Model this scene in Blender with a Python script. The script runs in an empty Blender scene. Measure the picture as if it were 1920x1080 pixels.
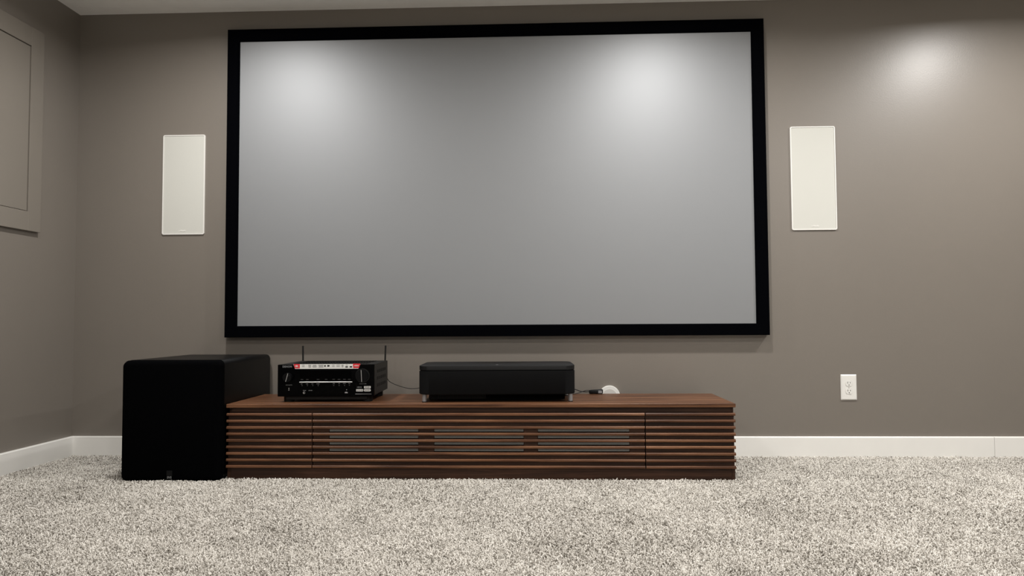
import bpy, bmesh, math, random
import numpy as np
from mathutils import Vector, Matrix
random.seed(7)
S = bpy.context.scene
COL = S.collection

# ------------------------------------------------------------------ camera
cd = bpy.data.cameras.new('camera'); cam = bpy.data.objects.new('camera', cd); COL.objects.link(cam)
F = Vector((-0.0396441, 0.9982280, 0.0443767)); R = Vector((0.9991876, 0.0399258, -0.0054796)); U = Vector((0.0072416, -0.0441234, 0.9989998))
cam.matrix_world = Matrix(((R.x, U.x, -F.x, 0.00975), (R.y, U.y, -F.y, -3.8966), (R.z, U.z, -F.z, 0.68476), (0, 0, 0, 1)))
cd.sensor_width = 36.0; cd.lens = 1416.95 / 1920 * 36.0; cd.clip_start = 0.01
S.camera = cam

# ------------------------------------------------------------------ world, exposure
w = bpy.data.worlds.new('world'); S.world = w; w.use_nodes = True
w.node_tree.nodes['Background'].inputs[0].default_value = (0.9, 0.95, 1.0, 1)
w.node_tree.nodes['Background'].inputs[1].default_value = 0.0
S.view_settings.view_transform = 'Standard'; S.view_settings.look = 'None'
S.view_settings.gamma = 1.0; S.view_settings.use_curve_mapping = False
S.view_settings.exposure = 0.0

XL, XR, YB, H, ZF = -2.458, 4.3, -6.6, 2.342, -0.012
# recessed ceiling downlights; the rear row is assumed
def downlight(x, y, power, size=0.115, spread=178):
    l = bpy.data.lights.new('downlight', 'AREA'); l.shape = 'DISK'; l.size = size; l.energy = power
    l.color = (1.0, 0.975, 0.94); l.spread = math.radians(spread)
    o = bpy.data.objects.new('downlight', l); o.location = (x, y, H - 0.006); COL.objects.link(o)
for x, e in ((-1.45, 24), (0.65, 24), (2.38, 30.5)):
    downlight(x, -0.865, e, spread=165)
for x, e in ((-1.40, 8), (0.50, 11), (2.38, 14.5)):
    downlight(x, -2.08, e)
for x, e in ((-1.3, 22), (0.6, 33), (2.4, 36)):  # unseen row behind the camera, assumed and strengthened for ambient bounce
    downlight(x, -4.3, e)

# ------------------------------------------------------------------ materials
def sl(c):  # sRGB 0-255 to linear
    return tuple(((v / 255) / 12.92 if v / 255 <= 0.04045 else ((v / 255 + 0.055) / 1.055) ** 2.4) for v in c)
def mat(name, col, rough=0.5, spec=0.5, metal=0.0, noise=0.0, nscale=50, bump=0.0, bscale=200, bdist=0.001, stretch=None, sheen=0.0):
    m = bpy.data.materials.new(name); m.use_nodes = True; nt = m.node_tree; b = nt.nodes['Principled BSDF']
    b.inputs['Base Color'].default_value = (*col, 1); b.inputs['Roughness'].default_value = rough
    b.inputs['Specular IOR Level'].default_value = spec; b.inputs['Metallic'].default_value = metal
    if sheen: b.inputs['Sheen Weight'].default_value = sheen
    tc = nt.nodes.new('ShaderNodeTexCoord'); mp = nt.nodes.new('ShaderNodeMapping'); nt.links.new(tc.outputs['Object'], mp.inputs[0])
    if stretch: mp.inputs['Scale'].default_value = stretch
    n = nt.nodes.new('ShaderNodeTexNoise'); n.inputs['Scale'].default_value = nscale; n.inputs['Detail'].default_value = 4
    nt.links.new(mp.outputs[0], n.inputs['Vector'])
    r = nt.nodes.new('ShaderNodeMapRange'); r.inputs[3].default_value = 1 - noise; r.inputs[4].default_value = 1 + noise
    r.inputs[1].default_value = 0.25; r.inputs[2].default_value = 0.75
    nt.links.new(n.outputs[0], r.inputs[0])
    v = nt.nodes.new('ShaderNodeVectorMath'); v.operation = 'SCALE'; v.inputs[0].default_value = col
    nt.links.new(r.outputs[0], v.inputs['Scale']); nt.links.new(v.outputs[0], b.inputs['Base Color'])
    if bump:
        n2 = nt.nodes.new('ShaderNodeTexNoise'); n2.inputs['Scale'].default_value = bscale; n2.inputs['Detail'].default_value = 3
        nt.links.new(mp.outputs[0], n2.inputs['Vector'])
        bp = nt.nodes.new('ShaderNodeBump'); bp.inputs['Strength'].default_value = bump; bp.inputs['Distance'].default_value = bdist
        nt.links.new(n2.outputs[0], bp.inputs['Height']); nt.links.new(bp.outputs[0], b.inputs['Normal'])
    return m

M = {}
M['wall'] = mat('taupe_wall_paint', (0.188, 0.167, 0.145), 0.385, 0.70, noise=0.015, nscale=3, bump=0.35, bscale=160, bdist=0.0006)
M['trimwall'] = mat('taupe_satin_trim_paint', (0.200, 0.179, 0.154), 0.34, 0.5, noise=0.015, nscale=5, bump=0.1, bscale=60, bdist=0.0004)
M['cream'] = mat('cream_wall_paint', (0.66, 0.63, 0.57), 0.6, 0.3, noise=0.01, nscale=4)  # pale paint picked for the unseen front wall to bounce more light
M['ceiling'] = mat('ceiling_knockdown', (0.95, 0.945, 0.93), 0.9, 0.2, noise=0.03, nscale=14, bump=0.6, bscale=28, bdist=0.003)
M['baseboard'] = mat('white_baseboard_paint', (0.86, 0.85, 0.82), 0.38, 0.5, noise=0.015, nscale=8)
M['carpetbase'] = mat('carpet_backing', (0.47, 0.44, 0.395), 1.0, 0.0, noise=0.25, nscale=180, bump=0.8, bscale=220, bdist=0.006)
M['screen'] = mat('grey_projection_fabric', (0.242, 0.251, 0.264), 0.53, 1.0, metal=0.36, noise=0.004, nscale=4)
M['velvet'] = mat('black_velvet', (0.0010, 0.0011, 0.0018), 0.9, 0.015, noise=0.2, nscale=300)
M['framemetal'] = mat('black_frame_edge', (0.012, 0.012, 0.013), 0.5, 0.3)
M['white'] = mat('white_plastic', (0.80, 0.79, 0.76), 0.35, 0.5, noise=0.01)
M['grille'] = mat('white_perforated_grille', (0.59, 0.59, 0.55), 0.6, 0.3, noise=0.05, nscale=900, bump=0.3, bscale=900, bdist=0.0004)
M['slot'] = mat('socket_dark', (0.03, 0.028, 0.025), 0.7, 0.2)
M['subcloth'] = mat('black_grille_cloth', (0.0012, 0.0013, 0.0016), 0.95, 0.02, noise=0.3, nscale=700, bump=0.3, bscale=900, bdist=0.0004)
M['subbody'] = mat('black_ash_cabinet', (0.0018, 0.0018, 0.0020), 0.40, 0.13, noise=0.3, nscale=60, bump=0.3, bscale=250, bdist=0.0004, stretch=(1, 0.08, 1))
M['logo'] = mat('silver_grey_print', (0.17, 0.175, 0.18), 0.5, 0.3)
M['dimlogo'] = mat('dark_grey_emblem', (0.006, 0.006, 0.0065), 0.5, 0.1)
M['avblack'] = mat('gloss_black_front', (0.0008, 0.0008, 0.001), 0.25, 0.05)
M['avmetal'] = mat('black_painted_steel', (0.0075, 0.0075, 0.007), 0.45, 0.3, noise=0.1, nscale=300, bump=0.1, bscale=500, bdist=0.0002)
M['ventdark'] = mat('vent_recess', (0.0035, 0.0035, 0.0033), 0.6, 0.2)
M['window'] = mat('display_window', (0.0003, 0.0003, 0.0004), 0.12, 0.04)
M['knob'] = mat('black_knob', (0.0025, 0.0025, 0.003), 0.4, 0.12)
M['chrome'] = mat('brushed_silver', (0.55, 0.55, 0.55), 0.3, 0.5, metal=0.6)
M['red'] = mat('red_sticker_print', sl((214, 40, 52)), 0.45, 0.4)
M['sticker'] = mat('white_sticker', (0.72, 0.72, 0.70), 0.5, 0.3)
M['ink'] = mat('grey_ink', (0.10, 0.10, 0.10), 0.6, 0.2)
M['darkink'] = mat('black_ink', (0.01, 0.01, 0.01), 0.6, 0.2)
M['dimprint'] = mat('dim_front_print', (0.05, 0.05, 0.05), 0.6, 0.2)
M['pj'] = mat('black_matt_projector_plastic', (0.0062, 0.0062, 0.0068), 0.5, 0.25, noise=0.04, nscale=500)
M['pjcloth'] = mat('projector_speaker_cloth', (0.0066, 0.0067, 0.0072), 0.85, 0.08, noise=0.25, nscale=900, bump=0.2, bscale=1200, bdist=0.0002)
M['pjgap'] = mat('black_gap', (0.001, 0.001, 0.001), 0.9, 0.05)
M['pjlens'] = mat('projector_lens_glass', (0.002, 0.002, 0.003), 0.35, 0.12)
M['foot'] = mat('grey_metal_foot', (0.30, 0.30, 0.31), 0.45, 0.5, metal=0.4)
M['rubber'] = mat('black_rubber', (0.006, 0.006, 0.006), 0.6, 0.3)
M['cable'] = mat('black_cable', (0.006, 0.006, 0.006), 0.5, 0.3)
M['discface'] = mat('pale_grey_plastic', (0.60, 0.58, 0.55), 0.5, 0.4)
M['cloth'] = mat('grey_speaker_cloth', (0.20, 0.205, 0.20), 0.9, 0.1, noise=0.2, nscale=500, bump=0.3, bscale=900, bdist=0.0003)

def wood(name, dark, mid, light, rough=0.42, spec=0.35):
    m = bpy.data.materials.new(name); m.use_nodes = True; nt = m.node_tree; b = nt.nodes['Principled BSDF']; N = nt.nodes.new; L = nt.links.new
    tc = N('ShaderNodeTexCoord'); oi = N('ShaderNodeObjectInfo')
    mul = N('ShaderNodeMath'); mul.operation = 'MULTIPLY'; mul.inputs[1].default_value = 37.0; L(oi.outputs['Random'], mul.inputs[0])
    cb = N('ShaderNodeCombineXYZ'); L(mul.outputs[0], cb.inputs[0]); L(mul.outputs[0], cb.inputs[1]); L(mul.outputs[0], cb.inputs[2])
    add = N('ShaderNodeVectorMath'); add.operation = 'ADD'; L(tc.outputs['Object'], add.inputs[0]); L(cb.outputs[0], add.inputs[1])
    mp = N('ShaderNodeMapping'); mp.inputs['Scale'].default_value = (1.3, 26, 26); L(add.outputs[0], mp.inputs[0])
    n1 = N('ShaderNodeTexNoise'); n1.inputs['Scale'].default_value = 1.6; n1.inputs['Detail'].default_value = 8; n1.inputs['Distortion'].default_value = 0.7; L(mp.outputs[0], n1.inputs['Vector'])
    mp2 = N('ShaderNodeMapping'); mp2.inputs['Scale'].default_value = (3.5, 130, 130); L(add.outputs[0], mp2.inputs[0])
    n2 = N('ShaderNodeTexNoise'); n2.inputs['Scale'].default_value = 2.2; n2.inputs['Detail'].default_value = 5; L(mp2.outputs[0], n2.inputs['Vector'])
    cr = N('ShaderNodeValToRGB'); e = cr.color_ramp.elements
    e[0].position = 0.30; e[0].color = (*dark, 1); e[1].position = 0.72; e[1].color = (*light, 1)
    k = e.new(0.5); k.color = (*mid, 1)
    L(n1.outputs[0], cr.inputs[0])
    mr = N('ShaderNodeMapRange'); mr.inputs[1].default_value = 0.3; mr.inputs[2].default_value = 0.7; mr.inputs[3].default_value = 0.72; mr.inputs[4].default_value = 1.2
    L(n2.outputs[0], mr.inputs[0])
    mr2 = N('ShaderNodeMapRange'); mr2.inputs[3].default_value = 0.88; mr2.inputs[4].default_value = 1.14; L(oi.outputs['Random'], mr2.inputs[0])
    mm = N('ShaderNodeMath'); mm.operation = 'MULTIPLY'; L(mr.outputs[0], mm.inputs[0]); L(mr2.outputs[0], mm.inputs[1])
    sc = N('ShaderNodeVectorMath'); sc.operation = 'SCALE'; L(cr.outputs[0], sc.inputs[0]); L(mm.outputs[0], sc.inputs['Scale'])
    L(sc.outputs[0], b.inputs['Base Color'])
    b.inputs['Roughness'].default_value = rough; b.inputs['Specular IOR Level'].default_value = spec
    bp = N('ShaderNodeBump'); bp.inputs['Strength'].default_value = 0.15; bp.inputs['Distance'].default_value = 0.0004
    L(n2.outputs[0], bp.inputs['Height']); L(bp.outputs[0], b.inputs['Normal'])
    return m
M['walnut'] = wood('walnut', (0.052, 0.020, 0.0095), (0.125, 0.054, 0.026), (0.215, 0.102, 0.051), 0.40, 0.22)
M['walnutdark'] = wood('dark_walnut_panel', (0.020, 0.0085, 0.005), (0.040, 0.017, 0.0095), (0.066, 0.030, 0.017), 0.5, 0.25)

# ------------------------------------------------------------------ helpers
ORG = {}
def thing(name, label, cat, loc=(0, 0, 0), rotz=0.0, group=None):
    o = bpy.data.objects.new(name, None); COL.objects.link(o); o.empty_display_size = 0.1
    o.location = loc; o.rotation_euler = (0, 0, rotz); o['label'] = label; o['category'] = cat
    if group: o['group'] = group
    ORG[o] = Vector((0, 0, 0)); return o
def obj(name, bm, m, parent=None, label=None, smooth=None):
    """bm in the thing's own frame; the object's origin goes to the middle of its bounds"""
    bmesh.ops.recalc_face_normals(bm, faces=bm.faces)
    co = [v.co for v in bm.verts]
    lo = Vector((min(c.x for c in co), min(c.y for c in co), min(c.z for c in co))); hi = Vector((max(c.x for c in co), max(c.y for c in co), max(c.z for c in co)))
    c = (lo + hi) / 2
    bmesh.ops.translate(bm, verts=bm.verts, vec=-c)
    me = bpy.data.meshes.new(name); bm.to_mesh(me); bm.free()
    if not isinstance(m, (list, tuple)): m = [m]
    for x in m: me.materials.append(x)
    if smooth is not None:
        me.shade_smooth(); me.set_sharp_from_angle(angle=math.radians(smooth))
    o = bpy.data.objects.new(name, me); COL.objects.link(o)
    p0 = Vector((0, 0, 0))
    if parent is not None: o.parent = parent; p0 = ORG[parent]
    o.location = c - p0; ORG[o] = c
    if label: o['label'] = label
    return o
def dup(o, off, parent=None):
    c = o.copy(); COL.objects.link(c); c.location = o.location + Vector(off); ORG[c] = ORG[o] + Vector(off)
    if parent is not None: c.parent = parent
    return c
def struct(name, bm, m, parent=None, smooth=None):
    o = obj(name, bm, m, parent, smooth=smooth)
    if parent is None: o['kind'] = 'structure'
    return o
def box(x0, x1, y0, y1, z0, z1, bev=0.0, seg=2, bm=None):
    b = bmesh.new(); bmesh.ops.create_cube(b, size=1)
    for v in b.verts:
        v.co = Vector((x0 + (v.co.x + .5) * (x1 - x0), y0 + (v.co.y + .5) * (y1 - y0), z0 + (v.co.z + .5) * (z1 - z0)))
    if bev: bmesh.ops.bevel(b, geom=list(b.edges), offset=bev, segments=seg, profile=0.5, affect='EDGES')
    return merge(bm, b)
def merge(bm, b):
    if bm is None: return b
    me = bpy.data.meshes.new('t'); b.to_mesh(me); b.free(); bm.from_mesh(me); bpy.data.meshes.remove(me); return bm
def cyl(c, r, h, axis='Y', n=32, bev=0.0, r2=None, bm=None):
    b = bmesh.new(); bmesh.ops.create_cone(b, cap_ends=True, segments=n, radius1=r, radius2=r if r2 is None else r2, depth=h)
    if bev:
        ed = [e for e in b.edges if any(len(f.verts) > 4 for f in e.link_faces)]
        bmesh.ops.bevel(b, geom=ed, offset=bev, segments=2, affect='EDGES')
    rot = {'Z': Matrix(), 'Y': Matrix.Rotation(math.pi / 2, 4, 'X'), 'X': Matrix.Rotation(math.pi / 2, 4, 'Y')}[axis]
    bmesh.ops.transform(b, matrix=Matrix.Translation(c) @ rot, verts=b.verts)
    return merge(bm, b)
def prism(pts, y0, y1, plane='XZ', bm=None, bev=0):
    """polygon in the XZ (or XY, YZ) plane, given thickness along the third axis"""
    b = bmesh.new()
    def P(a, c, t): return {'XZ': (a, t, c), 'XY': (a, c, t), 'YZ': (t, a, c)}[plane]
    v0 = [b.verts.new(P(a, c, y0)) for a, c in pts]; v1 = [b.verts.new(P(a, c, y1)) for a, c in pts]
    b.faces.new(v0); b.faces.new(v1[::-1]); n = len(pts)
    for i in range(n): b.faces.new((v0[i], v0[(i + 1) % n], v1[(i + 1) % n], v1[i]))
    bmesh.ops.recalc_face_normals(b, faces=b.faces)
    if bev:
        cap = [e for e in b.edges if any(len(f.verts) == n for f in e.link_faces)] if n != 4 else list(b.edges)
        bmesh.ops.bevel(b, geom=cap, offset=bev, segments=2, affect='EDGES')
    return merge(bm, b)
def rrect(x0, x1, z0, z1, r, n=6):
    pts = []
    for cx, cz, a0 in ((x1 - r, z1 - r, 0), (x0 + r, z1 - r, 90), (x0 + r, z0 + r, 180), (x1 - r, z0 + r, 270)):
        for i in range(n + 1):
            a = math.radians(a0 + 90 * i / n); pts.append((cx + r * math.cos(a), cz + r * math.sin(a)))
    return pts
def tube(pts, r, n=8, closed=False, bm=None, sub=8):
    """smooth tube through points (Catmull-Rom)"""
    P = [Vector(p) for p in pts]; path = []
    Q = [P[0] * 2 - P[1]] + P + [P[-1] * 2 - P[-2]]
    for i in range(1, len(Q) - 2):
        for k in range(sub):
            t = k / sub; a, b_, c, d = Q[i - 1:i + 3]
            path.append(0.5 * ((2 * b_) + (c - a) * t + (2 * a - 5 * b_ + 4 * c - d) * t * t + (3 * b_ - a - 3 * c + d) * t ** 3))
    path.append(P[-1])
    b = bmesh.new(); rings = []
    up = Vector((0, 0, 1))
    for i, p in enumerate(path):
        t = (path[min(i + 1, len(path) - 1)] - path[max(i - 1, 0)]).normalized()
        s = t.cross(up); s = s.normalized() if s.length > 1e-3 else Vector((1, 0, 0)); u = s.cross(t)
        rings.append([b.verts.new(p + r * (math.cos(2 * math.pi * k / n) * s + math.sin(2 * math.pi * k / n) * u)) for k in range(n)])
    for A, B in zip(rings, rings[1:]):
        for k in range(n): b.faces.new((A[k], A[(k + 1) % n], B[(k + 1) % n], B[k]))
    b.faces.new(rings[0]); b.faces.new(rings[-1][::-1])
    return merge(bm, b)
def text_bm(s, size, cx, y, cz, depth=0.0003, bold=0.0, sx=1.0, bm=None):
    """flat lettering facing the room (-Y), middle at (cx, cz), cap height about 0.7*size"""
    cu = bpy.data.curves.new('lettering', 'FONT'); cu.body = s; cu.size = size; cu.align_x = 'CENTER'; cu.align_y = 'CENTER'
    cu.extrude = depth / 2; cu.offset = bold; cu.resolution_u = 2
    o = bpy.data.objects.new('lettering', cu); COL.objects.link(o)
    dg = bpy.context.evaluated_depsgraph_get(); me = bpy.data.meshes.new_from_object(o.evaluated_get(dg))
    b = bmesh.new(); b.from_mesh(me); bpy.data.objects.remove(o); bpy.data.curves.remove(cu); bpy.data.meshes.remove(me)
    for v in b.verts: v.co = Vector((cx + v.co.x * sx, y - v.co.z, cz + v.co.y))
    return merge(bm, b)

# ------------------------------------------------------------------ the room
struct('floor', box(XL - .1, XR + .1, YB - .1, .1, ZF - .1, ZF), M['carpetbase'])
struct('ceiling', box(XL - .1, XR + .1, YB - .1, .1, H, H + .1), M['ceiling'])
struct('wall_back', box(XL - .1, XR + .1, 0, .1, ZF, H), M['wall'])
struct('wall_left', box(XL - .1, XL, YB, 0, ZF, H), M['wall'])
struct('wall_right', box(XR, XR + .1, YB, 0, ZF, H), M['wall'])
struct('wall_front', box(XL - .1, XR + .1, YB - .1, YB, ZF, H), M['cream'])
# baseboards: a flat board with an eased top edge, in lengths butted together
def bb_profile(h, t): return [(0, ZF), (-t, ZF), (-t, h - .004), (-t + .003, h), (0, h)]
BH, BT = 0.0985, 0.015
def bb_back(x0, x1): return prism(bb_profile(BH, BT), x0, x1, 'YZ')
bb = bpy.data.objects.new('baseboard_back', None); COL.objects.link(bb); bb['kind'] = 'structure'; ORG[bb] = Vector((0, 0, 0))
obj('board', bb_back(XL + BT, 2.2522), M['baseboard'], bb); obj('board', bb_back(2.2538, XR - BT), M['baseboard'], bb)
def bb_side(x, s): return prism([(x, ZF), (x + s * BT, ZF), (x + s * BT, BH - .004), (x + s * (BT - .003), BH), (x, BH)], YB, 0, 'XZ')
struct('baseboard_left', bb_side(XL, 1), M['baseboard'])
struct('baseboard_right', bb_side(XR, -1), M['baseboard'])
struct('baseboard_front', box(XL + BT, XR - BT, YB, YB + BT, ZF, BH, .002), M['baseboard'])

# ------------------------------------------------------------------ carpet pile
def build_carpet():
    rng = np.random.default_rng(3)
    x0, x1, y0, y1, sp = XL + BT, 3.0, -2.3, -BT - .001, 0.0043
    nx, ny = int((x1 - x0) / sp), int((y1 - y0) / sp)
    X, Y = np.meshgrid(np.arange(nx), np.arange(ny))
    X = x0 + sp * (X + .5 + .5 * (Y % 2)) + rng.uniform(-.42, .42, X.shape) * sp; Y = y0 + sp * (Y + .5) + rng.uniform(-.42, .42, X.shape) * sp
    X = X.ravel(); Y = Y.ravel()
    keep = (X > x0 + .001) & (X < x1) & (Y < y1 - .001)
    for a, b, c, d in ((-1.39, .838, -.588, -.126), (-1.84, -1.394, -.636, -.012)):
        keep &= ~((X > a + .006) & (X < b - .006) & (Y > c + .006) & (Y < d - .006))
    X, Y = X[keep], Y[keep]; n = len(X)
    def smooth_noise(s, seed):
        r2 = np.random.default_rng(seed); gx, gy = int((x1 - x0) / s) + 3, int((y1 - y0) / s) + 3
        G = r2.normal(0, 1, (gy, gx)); u = (X - x0) / s; v = (Y - y0) / s
        i, j = u.astype(int), v.astype(int); fu, fv = u - i, v - j; fu = fu * fu * (3 - 2 * fu); fv = fv * fv * (3 - 2 * fv)
        return (G[j, i] * (1 - fu) + G[j, i + 1] * fu) * (1 - fv) + (G[j + 1, i] * (1 - fu) + G[j + 1, i + 1] * fu) * fv
    lean = 0.6 * smooth_noise(.30, 1) + 0.5 * smooth_noise(.13, 2) + 0.15 * smooth_noise(.045, 5)
    leanx = 0.5 * smooth_noise(.25, 8) + 0.4 * smooth_noise(.06, 9)
    rx = 0.30 * lean + rng.normal(0, .38, n); ry = 0.25 * leanx + rng.normal(0, .38, n); rz = rng.uniform(0, 6.283, n)
    scl = np.clip(rng.normal(1.0, .13, n) + .05 * smooth_noise(.05, 6), .6, 1.4)
    tint = np.clip(rng.beta(1.15, 0.95, n) + .10 * lean + .02 * smooth_noise(.02, 12), 0, 1)  # lean term paints the pile's light and dark shading into the yarn colour
    me = bpy.data.meshes.new('carpet_pile'); me.vertices.add(n)
    co = np.empty((n, 3), 'f'); co[:, 0] = X; co[:, 1] = Y; co[:, 2] = ZF; me.vertices.foreach_set('co', co.ravel())
    for nm, typ, arr in (('rot', 'FLOAT_VECTOR', np.stack([rx, ry, rz], 1)), ('scl', 'FLOAT', scl), ('tint', 'FLOAT', tint)):
        a = me.attributes.new(nm, typ, 'POINT'); a.data.foreach_set('vector' if typ == 'FLOAT_VECTOR' else 'value', arr.astype('f').ravel())
    o = bpy.data.objects.new('carpet_pile', me); COL.objects.link(o)
    # material: heathered cream to grey-taupe yarn, with painted lean shading
    m = bpy.data.materials.new('carpet_yarn'); m.use_nodes = True; nt = m.node_tree; b = nt.nodes['Principled BSDF']; N = nt.nodes.new
    at = N('ShaderNodeAttribute'); at.attribute_type = 'INSTANCER'; at.attribute_name = 'tint'
    cr = N('ShaderNodeValToRGB'); e = cr.color_ramp.elements
    e[0].position = 0.0; e[0].color = (0.17, 0.152, 0.128, 1); e[1].position = 0.8; e[1].color = (0.83, 0.80, 0.75, 1)
    k = e.new(0.35); k.color = (0.49, 0.46, 0.415, 1)
    nt.links.new(at.outputs['Fac'], cr.inputs[0]); nt.links.new(cr.outputs[0], b.inputs['Base Color'])
    b.inputs['Roughness'].default_value = 0.85; b.inputs['Specular IOR Level'].default_value = 0.1
    me.materials.append(m)
    ng = bpy.data.node_groups.new('tufts', 'GeometryNodeTree'); ng.interface.new_socket('Geometry', in_out='INPUT', socket_type='NodeSocketGeometry'); ng.interface.new_socket('Geometry', in_out='OUTPUT', socket_type='NodeSocketGeometry')
    N = ng.nodes.new; L = ng.links.new
    gi = N('NodeGroupInput'); go = N('NodeGroupOutput')
    bz = N('GeometryNodeCurveQuadraticBezier'); bz.inputs['Resolution'].default_value = 4
    bz.inputs['Start'].default_value = (0, 0, 0); bz.inputs['Middle'].default_value = (0.0002, 0, 0.0115); bz.inputs['End'].default_value = (0.0038, 0, 0.0130)
    cc = N('GeometryNodeCurvePrimitiveCircle'); cc.inputs['Resolution'].default_value = 5; cc.inputs['Radius'].default_value = 0.00148
    cm = N('GeometryNodeCurveToMesh'); L(bz.outputs[0], cm.inputs[0]); L(cc.outputs[0], cm.inputs[1]); cm.inputs['Fill Caps'].default_value = True
    sm = N('GeometryNodeSetMaterial'); sm.inputs['Material'].default_value = m; L(cm.outputs[0], sm.inputs[0])
    ip = N('GeometryNodeInstanceOnPoints'); L(gi.outputs[0], ip.inputs['Points']); L(sm.outputs[0], ip.inputs['Instance'])
    def attr(nm, t):
        a = N('GeometryNodeInputNamedAttribute'); a.data_type = t; a.inputs['Name'].default_value = nm; return a
    ra = attr('rot', 'FLOAT_VECTOR'); er = N('FunctionNodeEulerToRotation'); L(ra.outputs[0], er.inputs[0]); L(er.outputs[0], ip.inputs['Rotation'])
    sa = attr('scl', 'FLOAT'); L(sa.outputs[0], ip.inputs['Scale'])
    L(ip.outputs[0], go.inputs[0])
    md = o.modifiers.new('tufts', 'NODES'); md.node_group = ng
    o['kind'] = 'stuff'; o['label'] = 'cream and grey heathered carpet pile covering the floor'; o['category'] = 'carpet'
build_carpet()

# ------------------------------------------------------------------ projection screen on the back wall
SX, SZ, SW = -1.5688, 0.669, 2.657; SH = SW * 9 / 16; FW, FB = 0.0652, 0.0588; FY = -0.045
t = thing('projection_screen', 'large grey fixed-frame projection screen with black velvet border on back wall', 'screen', (SX + SW / 2, 0, SZ))
ox, oz = SX + SW / 2, SZ
x0, x1, z0, z1 = SX - ox, SX + SW - ox, 0.0, SH
obj('screen_fabric', box(x0 - .01, x1 + .01, FY + .010, FY + .012, z0 - .01, z1 + .01), M['screen'], t, 'matt grey projection fabric')
X0, X1, Z0, Z1 = x0 - FW, x1 + FW, z0 - FB, z1 + FW
def rail(o0, o1, i1, i0):
    """mitred frame member: outer corners o0,o1, inner i1,i0 in XZ; the face slopes back to a thin inner lip"""
    b = bmesh.new()
    def lerp(a, c, t): return (a[0] + (c[0] - a[0]) * t, a[1] + (c[1] - a[1]) * t)
    prof = [(0.0, -0.004), (0.0, FY + .003), (0.05, FY), (0.93, FY + .001), (1.0, FY + .007), (1.0, -0.012)]
    A = []; B = []
    for s, y in prof:
        a = lerp(o0, i0, s); c = lerp(o1, i1, s)
        A.append(b.verts.new((a[0], y, a[1]))); B.append(b.verts.new((c[0], y, c[1])))
    n = len(prof)
    for i in range(n): b.faces.new((A[i], A[(i + 1) % n], B[(i + 1) % n], B[i]))
    b.faces.new(A[::-1]); b.faces.new(B)
    return b
O = [(X0, Z0), (X1, Z0), (X1, Z1), (X0, Z1)]; I = [(x0, z0), (x1, z0), (x1, z1), (x0, z1)]
for k in range(4):
    j = (k + 1) % 4
    obj('frame_rail', rail(O[k], O[j], I[j], I[k]), M['velvet'], t)

# ------------------------------------------------------------------ in-wall speakers
def wall_speaker(cx, cz, sw, sh, label):
    t = thing('wall_speaker', label, 'speaker', (cx, 0, cz), 0, 'white in-wall speakers')
    a, h = sw / 2, sh / 2
    b = bmesh.new(); OUT = rrect(-a, a, -h, h, .009); INN = rrect(-a + .0055, a - .0055, -h + .0055, h - .0055, .005)
    n = len(OUT); rings = [[(p[0], 0.0, p[1]) for p in OUT], [(p[0], -.005, p[1]) for p in OUT], [(p[0] * .997, -.0068, p[1] * .999) for p in OUT], [(p[0], -.0068, p[1]) for p in INN], [(p[0], -.0035, p[1]) for p in INN], [(p[0], 0.0, p[1]) for p in INN]]
    V = [[b.verts.new(c) for c in r] for r in rings]
    for A, B in zip(V, V[1:] + V[:1]):
        for k in range(n): b.faces.new((A[k], A[(k + 1) % n], B[(k + 1) % n], B[k]))
    obj('bezel', b, M['white'], t, 'bright white bezel', smooth=40)
    g = obj('grille', prism(rrect(-a + .006, a - .006, -h + .006, h - .006, .005), -.0001, -.0048, 'XZ'), M['grille'], t, 'off-white perforated grille')
    obj('logo', text_bm('polkaudio', .0115, -.004 if cx < 0 else .004, -.0052, -h + .020, .0012, .0004, .85), M['white'], t, 'small raised white lettering')
wall_speaker(-1.8775, 1.417, .2265, .530, 'white rectangular in-wall speaker left of the projection screen')
wall_speaker(1.400, 1.409, .2275, .533, 'white rectangular in-wall speaker right of the projection screen')

# ------------------------------------------------------------------ wall socket
t = thing('wall_outlet', 'white duplex power outlet low on the wall right of the console', 'outlet', (1.5515, 0, .3445))
b = bmesh.new(); OUT = rrect(-.0393, .0393, -.064, .064, .002, 2); TOP = rrect(-.0345, .0345, -.0592, .0592, .002, 2)
V = [[b.verts.new((p[0], y, p[1])) for p in r] for r, y in ((OUT, 0), (OUT, -.003), (TOP, -.0062))]; n = len(OUT)
for A, B in zip(V, V[1:]):
    for k in range(n): b.faces.new((A[k], A[(k + 1) % n], B[(k + 1) % n], B[k]))
b.faces.new(V[-1]); b.faces.new(V[0])
obj('cover_plate', b, M['white'], t)
obj('screw', cyl((0, -.0066, 0), .0028, .0012, n=12), M['discface'], t)
for dz in (.0195, -.0195):
    pts = []
    for i in range(36):
        a = 2 * math.pi * i / 36; pts.append((.0172 * math.cos(a), dz + max(-.0142, min(.0142, .0172 * math.sin(a)))))
    s = obj('socket', prism(pts, -.0055, -.0078, bev=.0005), M['white'], t)
    obj('gap', prism([(p[0] * 1.05, dz + (p[1] - dz) * 1.06) for p in pts], -.0058, -.00635), M['discface'], s)
    for sx_, hh in ((-.0063, .0042), (.0063, .0034)):
        obj('slot', box(sx_ - .0011, sx_ + .0011, -.0081, -.0070, dz + .0038 - hh, dz + .0038 + hh), M['slot'], s)
    obj('ground_hole', cyl((0, -.0076, dz - .0075), .0024, .0011, n=12), M['slot'], s)

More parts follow.
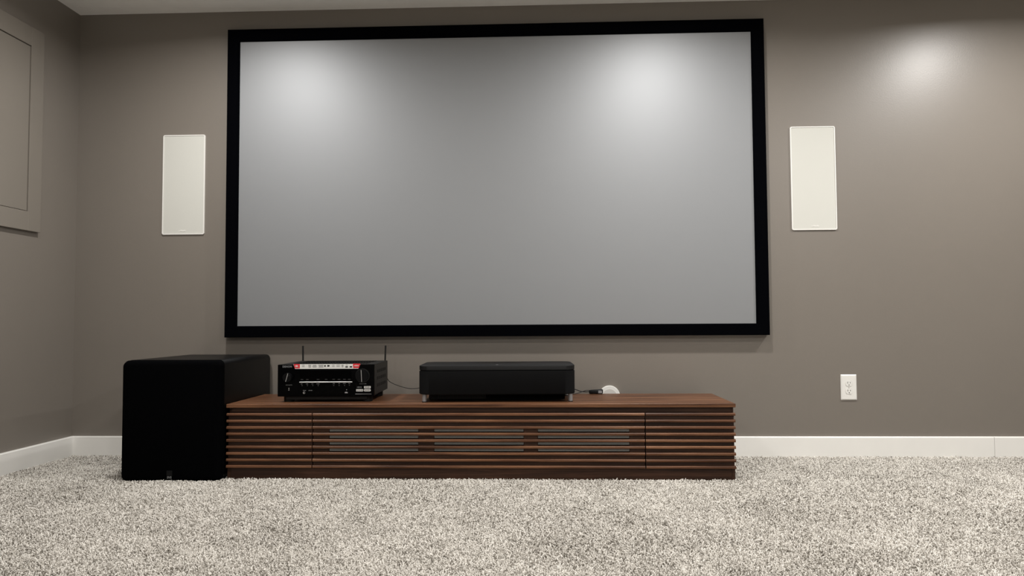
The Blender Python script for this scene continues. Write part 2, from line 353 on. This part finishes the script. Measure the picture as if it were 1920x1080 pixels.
# ------------------------------------------------------------------ painted access panel on the left wall
py1, py0, pz0, pz1, w_ = -.312, -1.26, 1.131, 2.117, .092
t = thing('access_panel', 'taupe-painted framed access panel on the left wall', 'panel', (XL, (py0 + py1) / 2, pz0))
oy, oz = (py0 + py1) / 2, pz0
def pb(a, c, d, e, x1=.020, bev=.0015): return box(0, x1, a - oy, c - oy, d - oz, e - oz, bev)
obj('stile', pb(py1 - w_, py1, pz0, pz1), M['trimwall'], t); obj('stile', pb(py0, py0 + w_, pz0, pz1), M['trimwall'], t)
obj('rail', pb(py0 + w_, py1 - w_, pz1 - w_, pz1, .0196), M['trimwall'], t); obj('rail', pb(py0 + w_, py1 - w_, pz0, pz0 + w_, .0196), M['trimwall'], t)
obj('centre_panel', pb(py0 + w_ + .003, py1 - w_ - .003, pz0 + w_ + .003, pz1 - w_ - .003, .0145, .001), M['trimwall'], t)

# ------------------------------------------------------------------ subwoofer
sx0, sx1, sy0, sy1, sz1 = -1.8397, -1.3945, -.636, -.012, .523
cx, cy = (sx0 + sx1) / 2, (sy0 + sy1) / 2
t = thing('subwoofer', 'big black cube subwoofer with cloth grille standing on the carpet', 'subwoofer', (cx, cy, ZF))
a = (sx1 - sx0) / 2; d = (sy1 - sy0) / 2; h0 = 0.0; h1 = sz1 - ZF
b = bmesh.new(); rings = []
for ins, yy in [(.0, -d + .044), (.0, d - .022)] + [(.022 * (1 - math.cos(math.radians(q))), d - .022 + .022 * math.sin(math.radians(q))) for q in (15, 30, 45, 60, 75, 90)]:
    rings.append([b.verts.new((p[0], yy, p[1])) for p in rrect(-a + .002 + ins, a - .002 - ins, h0 + .008 + ins, h1 - ins, .024 - ins * .9, 8)])
n = len(rings[0])
for A, B in zip(rings, rings[1:]):
    for k in range(n): b.faces.new((A[k], A[(k + 1) % n], B[(k + 1) % n], B[k]))
b.faces.new(rings[0]); b.faces.new(rings[-1])
obj('cabinet', b, M['subbody'], t, 'black cabinet', smooth=50)
# grille: rounded front slab
b = bmesh.new(); rings = []
for ins, yy in ((.003, -d + .041), (0, -d + .038), (0, -d + .022), (.0035, -d + .010), (.010, -d + .003), (.020, -d)):
    rings.append([b.verts.new((p[0], yy, p[1])) for p in rrect(-a + ins, a - ins, h0 + .006 + ins, h1 - .001 - ins, .026 - ins * .5, 8)])
n = len(rings[0])
for A, B in zip(rings, rings[1:]):
    for k in range(n): b.faces.new((A[k], A[(k + 1) % n], B[(k + 1) % n], B[k]))
b.faces.new(rings[0]); b.faces.new(rings[-1])
g = obj('grille', b, M['subcloth'], t, 'black cloth grille', smooth=50)
em = obj('emblem', box(-.0125, .0125, -d - .0012, -d + .001, .0335, .056, .0006), M['dimlogo'], g, 'dark square emblem')
obj('lettering', text_bm('SVS', .0135, .0, -d - .0006, .0265, .0012, .0004, 1.0), M['logo'], g, 'grey lettering')
for xx in (-a + .05, a - .05):
    for yy in (-d + .08, d - .05):
        obj('foot', cyl((xx, yy, .0045), .02, .009, 'Z', 20), M['rubber'], t)

# ------------------------------------------------------------------ media console
kx0, kx1, ky0, ky1, kz = -1.390, 0.840, -.588, -.126, .3266
cx = (kx0 + kx1) / 2; cy = (ky0 + ky1) / 2
t = thing('media_console', 'long low walnut media console with horizontal slatted front', 'console', (cx, cy, ZF))
def X(v): return v - cx
def Y(v): return v - cy
def Z(v): return v - ZF
obj('top_board', box(X(kx0), X(kx1), Y(ky0), Y(ky1), Z(.310), Z(kz), .0028, 3), M['walnut'], t)
SP = .014                                        # side panel thickness
ix = .004                                        # body inset at the sides and front
sp = [(Y(ky0 + .013), Z(ZF)), (Y(ky1 + .004), Z(ZF)), (Y(ky1 + .004), Z(.310)), (Y(ky0 + .0305), Z(.310)), (Y(ky0 + .0305), Z(.0485)), (Y(ky0 + .013), Z(.0485))]
for xa in (kx0 + ix, kx1 - ix - SP):
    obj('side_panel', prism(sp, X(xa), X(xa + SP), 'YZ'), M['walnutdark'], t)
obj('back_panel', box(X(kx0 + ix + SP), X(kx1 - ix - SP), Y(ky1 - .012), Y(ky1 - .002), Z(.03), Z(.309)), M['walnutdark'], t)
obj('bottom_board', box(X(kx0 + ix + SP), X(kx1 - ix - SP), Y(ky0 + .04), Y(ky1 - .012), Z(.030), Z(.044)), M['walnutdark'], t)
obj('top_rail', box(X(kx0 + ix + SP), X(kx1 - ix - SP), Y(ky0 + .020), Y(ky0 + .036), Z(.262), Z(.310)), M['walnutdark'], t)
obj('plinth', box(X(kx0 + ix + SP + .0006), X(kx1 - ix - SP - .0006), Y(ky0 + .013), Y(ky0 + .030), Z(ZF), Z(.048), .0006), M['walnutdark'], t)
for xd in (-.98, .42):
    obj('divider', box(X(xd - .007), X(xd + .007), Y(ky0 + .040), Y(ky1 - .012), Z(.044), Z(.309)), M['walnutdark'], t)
# nine slat heights
SL = [.2865 - i * .02838 for i in range(9)]
def slat_bm(x0, x1):
    # cross-section in YZ: a small batten with a chamfered upper edge
    p = [(0, 0), (0, -.0124), (-.0105, -.0124), (-.0130, -.0104), (-.0130, -.0042), (-.0095, 0)]
    return prism([(Y(ky0 + .0135) + a_, Z(0) + c_) for a_, c_ in p], X(x0), X(x1), 'YZ')
def door(x0, x1, holes=()):
    f0, f1 = Y(ky0 + .0135), Y(ky0 + .0300)
    zt, zb = Z(.2830), Z(.0508)
    b = None; g = .0022
    za, zc = Z(SL[6] - .0045), Z(SL[2] - .0065)
    if not holes:
        b = box(X(x0 + g), X(x1 - g), f0, f1, zb, zt, .0005, 1)
    else:
        b = box(X(x0 + g), X(x1 - g), f0, f1, zc, zt); b = box(X(x0 + g), X(x1 - g), f0, f1, zb, za, bm=b)
        xs = [x0 + g] + [v for hle in holes for v in hle] + [x1 - g]
        for i in range(0, len(xs), 2): b = box(X(xs[i]), X(xs[i + 1]), f0, f1, za, zc, bm=b)
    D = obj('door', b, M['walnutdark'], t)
    for hx0, hx1 in holes:
        obj('slit_shade_panel', box(X(hx0 + .0005), X(hx1 - .0005), f0 + .012, f0 + .016, za + .001, zc - .001), M['pjgap'], D)  # black sheet added for the shade in the slits
        for i in range(2, 6):        # one cloth covered strip in each gap between the slats
            obj('cloth_strip', box(X(hx0 + .0015), X(hx1 - .0015), f0 + .001, f0 + .007, Z(SL[i + 1] + .0032), Z(SL[i] - .0085), .0008, 1), M['cloth'], D, 'grey cloth strip behind slats')
    xa = x0 if holes or x0 > kx0 + .1 else kx0; xb = x1 if holes or x1 < kx1 - .1 else kx1
    first = None
    for i, z in enumerate(SL):
        if first is None:
            b = slat_bm(xa + g, xb - g); bmesh.ops.translate(b, verts=b.verts, vec=(0, 0, z)); first = obj('slat', b, M['walnut'], D)
        else: dup(first, (0, 0, z - SL[0]), D)
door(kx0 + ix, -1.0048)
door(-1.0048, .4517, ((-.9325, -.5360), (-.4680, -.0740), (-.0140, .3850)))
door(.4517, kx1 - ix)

# ------------------------------------------------------------------ AV receiver on the console
ang = math.radians(1.2)
RW, RD = .438, .340
fc = Vector((-.9675, -.5095, kz))   # middle of the front, on the console top
t = thing('av_receiver', 'black home theatre receiver with sticker strip and two knobs on the console', 'receiver', fc, ang)
rb, rt = .0255, .1695               # body bottom and top above the console
a = RW / 2
obj('case', box(-a + .004, a - .002, .022, RD, rb + .004, rt - .0005, .0015), M['avmetal'], t, 'black steel case')
front = obj('front_panel', box(-a, a, 0, .024, rb, rt - .0005, .0028, 3), M['avblack'], t, 'glossy black front panel', smooth=40)
# top vent slots (stuff: fine louvres)
b = None
for r_ in range(2):
    for i in range(26):
        xx = -.165 + i * .0132; b = box(xx, xx + .006, .07 + r_ * .13, .17 + r_ * .13, rt - .001, rt + .0004, bm=b)
v = obj('top_vents', b, M['pjgap'], t); v['kind'] = 'stuff'
for r_ in range(3):
    for i in range(5):
        yy = .075 + i * .045
        obj('side_vent', box(a - .003, a - .0015, yy, yy + .034, .062 + r_ * .032, .076 + r_ * .032, 0.0004, 1), M['ventdark'], t)
for xx in (-.178, .178):
    for yy in (.045, .295):
        obj('foot', cyl((xx, yy, rb / 2 + .001), .024, rb + .002, 'Z', 28, .002), M['rubber'], t, smooth=40)
obj('under_skirt', box(-a + .035, a - .035, .012, .30, .010, rb + .004, .002), M['rubber'], t)
def fx(px): return (px - 521.0) / 180.0 * RW - a          # along the front
def fz(py, px=600): return rt - (py - (684.4 - (px - 521) * .0125)) / 59.6 * (rt - rb)
# display window and silver strip
d_ = obj('display_window', box(fx(562), fx(659), -.0012, .001, fz(712), fz(694), .0004, 1), M['window'], t, 'glossy black display window')
obj('silver_strip', box(fx(562), fx(660.5), -.0030, 0, fz(717.0), fz(715.5), .0004, 1), M['chrome'], t, 'thin silver strip')
# sticker band
zt, zb = fz(682.8), fz(691.6)
obj('sticker', prism([(fx(550.5), zt), (fx(675.5), zt), (fx(671.5), zb), (fx(553.5), zb)], -.0006, .0002), M['sticker'], t, 'white promotional sticker strip')
obj('red_label', prism([(fx(551), zt + .0006), (fx(562.5), zt + .0006), (fx(562.5), zb + .0028), (fx(553), zb + .0028)], -.0010, -.0004), M['red'], t, 'red end of sticker')
obj('red_label', prism([(fx(661.5), zt + .0016), (fx(675.5), zt + .0016), (fx(672.5), zb + .0030), (fx(662), zb + .0030)], -.0010, -.0004), M['red'], t, 'red end of sticker')
b = None
rr = random.Random(4)
for px, wpx, rows in ((569, 7, 2), (581, 7, 3), (590, 8, 3), (602, 11, 3), (615, 4, 2), (625, 7, 2), (634, 7, 2), (642, 4, 3), (650, 5, 2)):
    for r_ in range(rows):
        zz = zt - .0048 - r_ * (.0125 / rows); wv = wpx / 180 * RW * rr.uniform(.6, 1); xx = fx(px)
        b = box(xx - wv / 2, xx + wv / 2, -.0009, -.0005, zz - .0009, zz + .0009, bm=b)
q = obj('sticker_print', b, M['ink'], t, 'small grey marks on sticker'); q['kind'] = 'stuff'
b = cyl((fx(609.5), -.0009, fz(686.2)), .0038, .0008, n=14); b = box(fx(614), fx(618), -.0012, -.0005, fz(687.2), fz(684.8), bm=b); b = box(fx(655.5), fx(660), -.0012, -.0005, fz(689.2), fz(686.8), bm=b); b = box(fx(647.5), fx(652), -.0012, -.0005, fz(689.2), fz(687.2), bm=b)
q = obj('sticker_print', b, M['darkink'], t, 'small black marks on sticker'); q['kind'] = 'stuff'
b = text_bm('8K', .0125, fx(557), -.0013, fz(686.6), .0004, .0002); b = text_bm('HEOS', .0085, fx(668), -.0013, fz(686.2), .0004, .0002, .95, b)
q = obj('sticker_lettering', b, M['sticker'], t, 'white lettering on red'); q['kind'] = 'stuff'
# brand and small lettering
obj('lettering', text_bm('DENON', .0120, fx(539), -.0004, fz(687.4), .0006, .0003, 1.0), M['logo'], t, 'grey lettering')
b = text_bm('INPUT SELECTOR', .0052, fx(542.5), -.0004, fz(721.6), .0006, .0001, .72)
for px, s in ((566, 'SLEEP'), (576, 'TUNER'), (586, 'BAND'), (596.5, 'SPEAKERS')): b = text_bm(s, .0050, fx(px), -.0004, fz(719.6), .0006, .0001, .62, b)
for px, s in ((626, 'ZONE'), (636, 'INFO'), (645.5, 'OPTION'), (655, 'BACK')): b = text_bm(s, .0052, fx(px), -.0004, fz(719.3), .0006, .0001, .62, b)
b = text_bm('PHONES', .0052, fx(571.5), -.0004, fz(731.8), .0006, .0001, .7, b); b = text_bm('SETUP MIC', .0052, fx(582.5), -.0004, fz(731.8), .0006, .0001, .7, b)
b = text_bm('MASTER VOLUME', .0054, fx(680), -.0004, fz(719.8), .0006, .0001, .75, b)
q = obj('lettering', b, M['logo'], t, 'tiny grey lettering'); q['kind'] = 'stuff'
b = None
for px in (567, 577, 597, 612, 626, 636, 646, 655): b = box(fx(px - 2.5), fx(px + 2), -.0016, -.0008, fz(711.8), fz(710.7), bm=b)
q = obj('display_print', b, M['dimprint'], t, 'dim marks under display'); q['kind'] = 'stuff'
for px in (567, 577, 587, 597, 626, 636, 646, 655):
    obj('button', cyl((fx(px), -.0012, fz(722.6)), .0024, .003, n=14, bev=.0006), M['dimprint'], t)
for pz_ in (727.6, 730.6):
    obj('button', cyl((fx(542.5), -.0012, fz(pz_)), .0022, .003, n=14, bev=.0005), M['chrome'], t)
obj('headphone_jack', cyl((fx(570.8), -.001, fz(736)), .0048, .004, n=20, bev=.0008), M['chrome'], t)
obj('jack_hole', cyl((fx(571.4), -.0034, fz(735.6)), .0028, .001, n=16), M['pjgap'], t)
obj('usb_port', box(fx(646.5), fx(652), -.0010, 0, fz(737.2), fz(734.8), .0004, 1), M['foot'], t)
obj('button', cyl((fx(650), -.001, fz(730.6)), .0020, .003, n=12), M['foot'], t)
# knobs
def knob(px, py, r, deg, ring):
    c = (fx(px), fz(py))
    if ring: obj('knob_ring', cyl((c[0], -.0006, c[1]), r * 1.13, .003, n=48, bev=.001), M['avmetal'], t, smooth=40)
    k = obj('knob', cyl((c[0], -.011, c[1]), r, .022, n=48, bev=.0018, r2=r * .97), M['knob'], t, smooth=40)
    b = box(-.0011, .0011, -.0228, -.0218, -r * .93, r * .93)
    bmesh.ops.rotate(b, verts=b.verts, cent=(0, 0, 0), matrix=Matrix.Rotation(math.radians(deg), 3, 'Y'))
    bmesh.ops.translate(b, verts=b.verts, vec=(c[0], 0, c[1]))
    obj('pointer', b, M['chrome'], k, 'silver pointer line')
    return k, c
k, c = knob(541, 707.0, .0205, 15, False)
b = box(-.0005, .0005, -.0226, -.0219, 0, .015); bmesh.ops.rotate(b, verts=b.verts, cent=(0, 0, 0), matrix=Matrix.Rotation(math.radians(52), 3, 'Y')); bmesh.ops.translate(b, verts=b.verts, vec=(c[0], 0, c[1] + .002))
obj('pointer', b, M['dimprint'], k, 'thin grey line')
knob(679.2, 704.5, .0285, -3, True)
# badges low on the right
def badge(x0, x1, z0, z1, r, s, sz_, nm='badge'):
    p = obj(nm, prism(rrect(fx(x0), fx(x1), fz(z1), fz(z0), r, 3), -.0008, .0), M['sticker'], t, 'small white badge')
    obj('badge_lettering', text_bm(s, sz_, (fx(x0) + fx(x1)) / 2, -.0010, (fz(z0) + fz(z1)) / 2, .0004, .0001, .8), M['ink'], p)
badge(682.2, 694.6, 724.0, 728.2, .0012, 'DOLBY', .0088); badge(667.6, 680.4, 729.7, 733.8, .0012, 'ULTRA HD', .0072); badge(681.8, 694.8, 729.7, 733.8, .0046, 'AUDYSSEY', .0066)
obj('lettering', text_bm('HEOS', .0090, fx(673.6), -.0004, fz(726.2), .0006, .0003, .95), M['logo'], t)
obj('silver_strip', box(fx(666), fx(696), -.0014, 0, fz(739.0), fz(738.2), .0002, 1), M['foot'], t, 'thin grey strip low on the right')
# antennas at the back
for xx, lean in ((-.2085, -.001), (.2015, .003)):
    an = obj('antenna', tube([(xx, RD + .014, .150), (xx + lean * .4, RD + .014, .19), (xx + lean, RD + .014, .2425)], .0042, 10), M['rubber'], t, smooth=50)
    obj('hinge', cyl((xx, RD + .008, .146), .006, .022, 'Y', 16, .001), M['rubber'], an)

# ------------------------------------------------------------------ ultra short throw projector
ang = math.radians(2.0)
PW, PD = .699, .341
t = thing('projector', 'wide black ultra short throw projector with silver feet on the console', 'projector', (-.194, -.5335, kz), ang)
a = PW / 2
def plan(ins, n=10, rf=.050, rb_=.045):
    """outline in XY: bowed front, rounded corners"""
    pts = []
    X0, X1, Y0, Y1 = -a + ins, a - ins, ins, PD - ins
    for cx_, cy_, a0, r in ((X1 - rf, Y0 + rf, 270, rf), (X1 - rb_, Y1 - rb_, 0, rb_), (X0 + rb_, Y1 - rb_, 90, rb_), (X0 + rf, Y0 + rf, 180, rf)):
        for i in range(n + 1):
            q = math.radians(a0 + 90 * i / n); pts.append((cx_ + r * math.cos(q), cy_ + r * math.sin(q)))
    return pts
def loft(levels):
    b = bmesh.new(); R_ = [[b.verts.new((p[0], p[1], z)) for p in plan(i)] for i, z in levels]; n = len(R_[0])
    for A, B in zip(R_, R_[1:]):
        for k in range(n): b.faces.new((A[k], A[(k + 1) % n], B[(k + 1) % n], B[k]))
    b.faces.new(R_[0]); b.faces.new(R_[-1]); return b
zb, zs, zt = .0355, .1395, .1635
obj('body', loft([(.010, zb - .001), (.002, zb + .001), (.0, zb + .004), (.0, zs - .001), (.002, zs)]), M['pjcloth'], t, 'cloth covered body', smooth=35)
obj('seam', loft([(.005, zs - .001), (.005, zs + .003)]), M['pjgap'], t)
lid = obj('lid', loft([(.003, zs + .0025), (.0005, zs + .004), (.0005, zt - .0025), (.0012, zt - .0008), (.0035, zt)]), M['pj'], t, 'matt black lid', smooth=25)
obj('lens_window', prism(rrect(-.09, .11, .19, .300, .02), zt - .0006, zt + .0003, 'XY'), M['pjlens'], lid, 'glossy lens window')
obj('top_button', cyl((.0, .06, zt + .0002), .006, .001, 'Z', 20), M['foot'], lid)
# lower chassis and vent ribs between the feet
obj('chassis', box(-a + .045, a - .045, .040, PD - .03, .010, zb + .002, .003), M['pjgap'], t)
b = None
for i in range(42):
    xx = -a + .050 + i * .0060; b = box(xx, xx + .0022, .036, .042, .014, zb, bm=b)
v = obj('vent_ribs', b, M['pj'], t); v['kind'] = 'stuff'
for xx in (-.3245, .3285):
    for yy in (.030, .290):
        f_ = obj('foot', cyl((xx, yy, .020), .0098, .034, 'Z', 24, .0008), M['foot'], t, 'silver cylindrical foot', smooth=40)
        obj('foot_pad', cyl((xx, yy, .0018), .0104, .0036, 'Z', 24), M['rubber'], f_)

# ------------------------------------------------------------------ cables, power brick, wall grommet
def single(name, bm, m, label, cat, smooth=50):
    o = obj(name, bm, m, None, label, smooth=smooth); o['category'] = cat; return o
single('signal_cable', tube([(-.762, -.150, kz + .078), (-.755, -.120, kz + .060), (-.715, -.110, kz + .040), (-.655, -.110, kz + .025), (-.60, -.115, kz + .030), (-.565, -.155, kz + .045), (-.555, -.19, kz + .05)], .0017, 8), M['cable'],
       'thin black cable sagging between the receiver and the projector', 'cable')
single('power_cable', tube([(.130, -.170, kz + .018), (.165, -.150, kz + .0235), (.195, -.142, kz + .0135), (.222, -.140, kz + .010), (.243, -.1395, kz + .0115)], .0022, 8), M['cable'],
       'black power cable arching from the projector to the adapter', 'cable')
single('adapter_cable', tube([(.130, -.185, kz + .006), (.165, -.165, kz + .0025), (.193, -.152, kz + .008), (.220, -.1435, kz + .0165), (.243, -.1395, kz + .0175)], .0018, 8), M['cable'],
       'thin black cable lying low beside the projector and crossing the power cable', 'cable')
t = thing('power_adapter', 'small black power adapter at the back edge of the console', 'adapter', (.272, -.1400, kz), math.radians(-8))
b = box(-.034, .034, -.0130, .0130, .0008, .0235, .006, 4)
for v in b.verts:
    if v.co.x < 0: v.co.z = .0008 + (v.co.z - .0008) * (1 + v.co.x * 7)
obj('adapter_body', b, M['pj'], t, smooth=40)
obj('end_plate', box(.0120, .0300, -.0140, -.0128, .0045, .0165, .0005, 1), M['foot'], t, 'grey end plate')
t = thing('cable_grommet', 'round white cable outlet cover on the wall behind the console', 'cover', (.3495, 0, .303))
obj('rim', cyl((0, -.007, 0), .0535, .014, 'Y', 64, .003), M['white'], t, 'bright white rim', smooth=40)
obj('disc', cyl((0, -.0148, -.002), .0375, .0022, 'Y', 64, .001), M['discface'], t, 'pale grey inner disc', smooth=40)
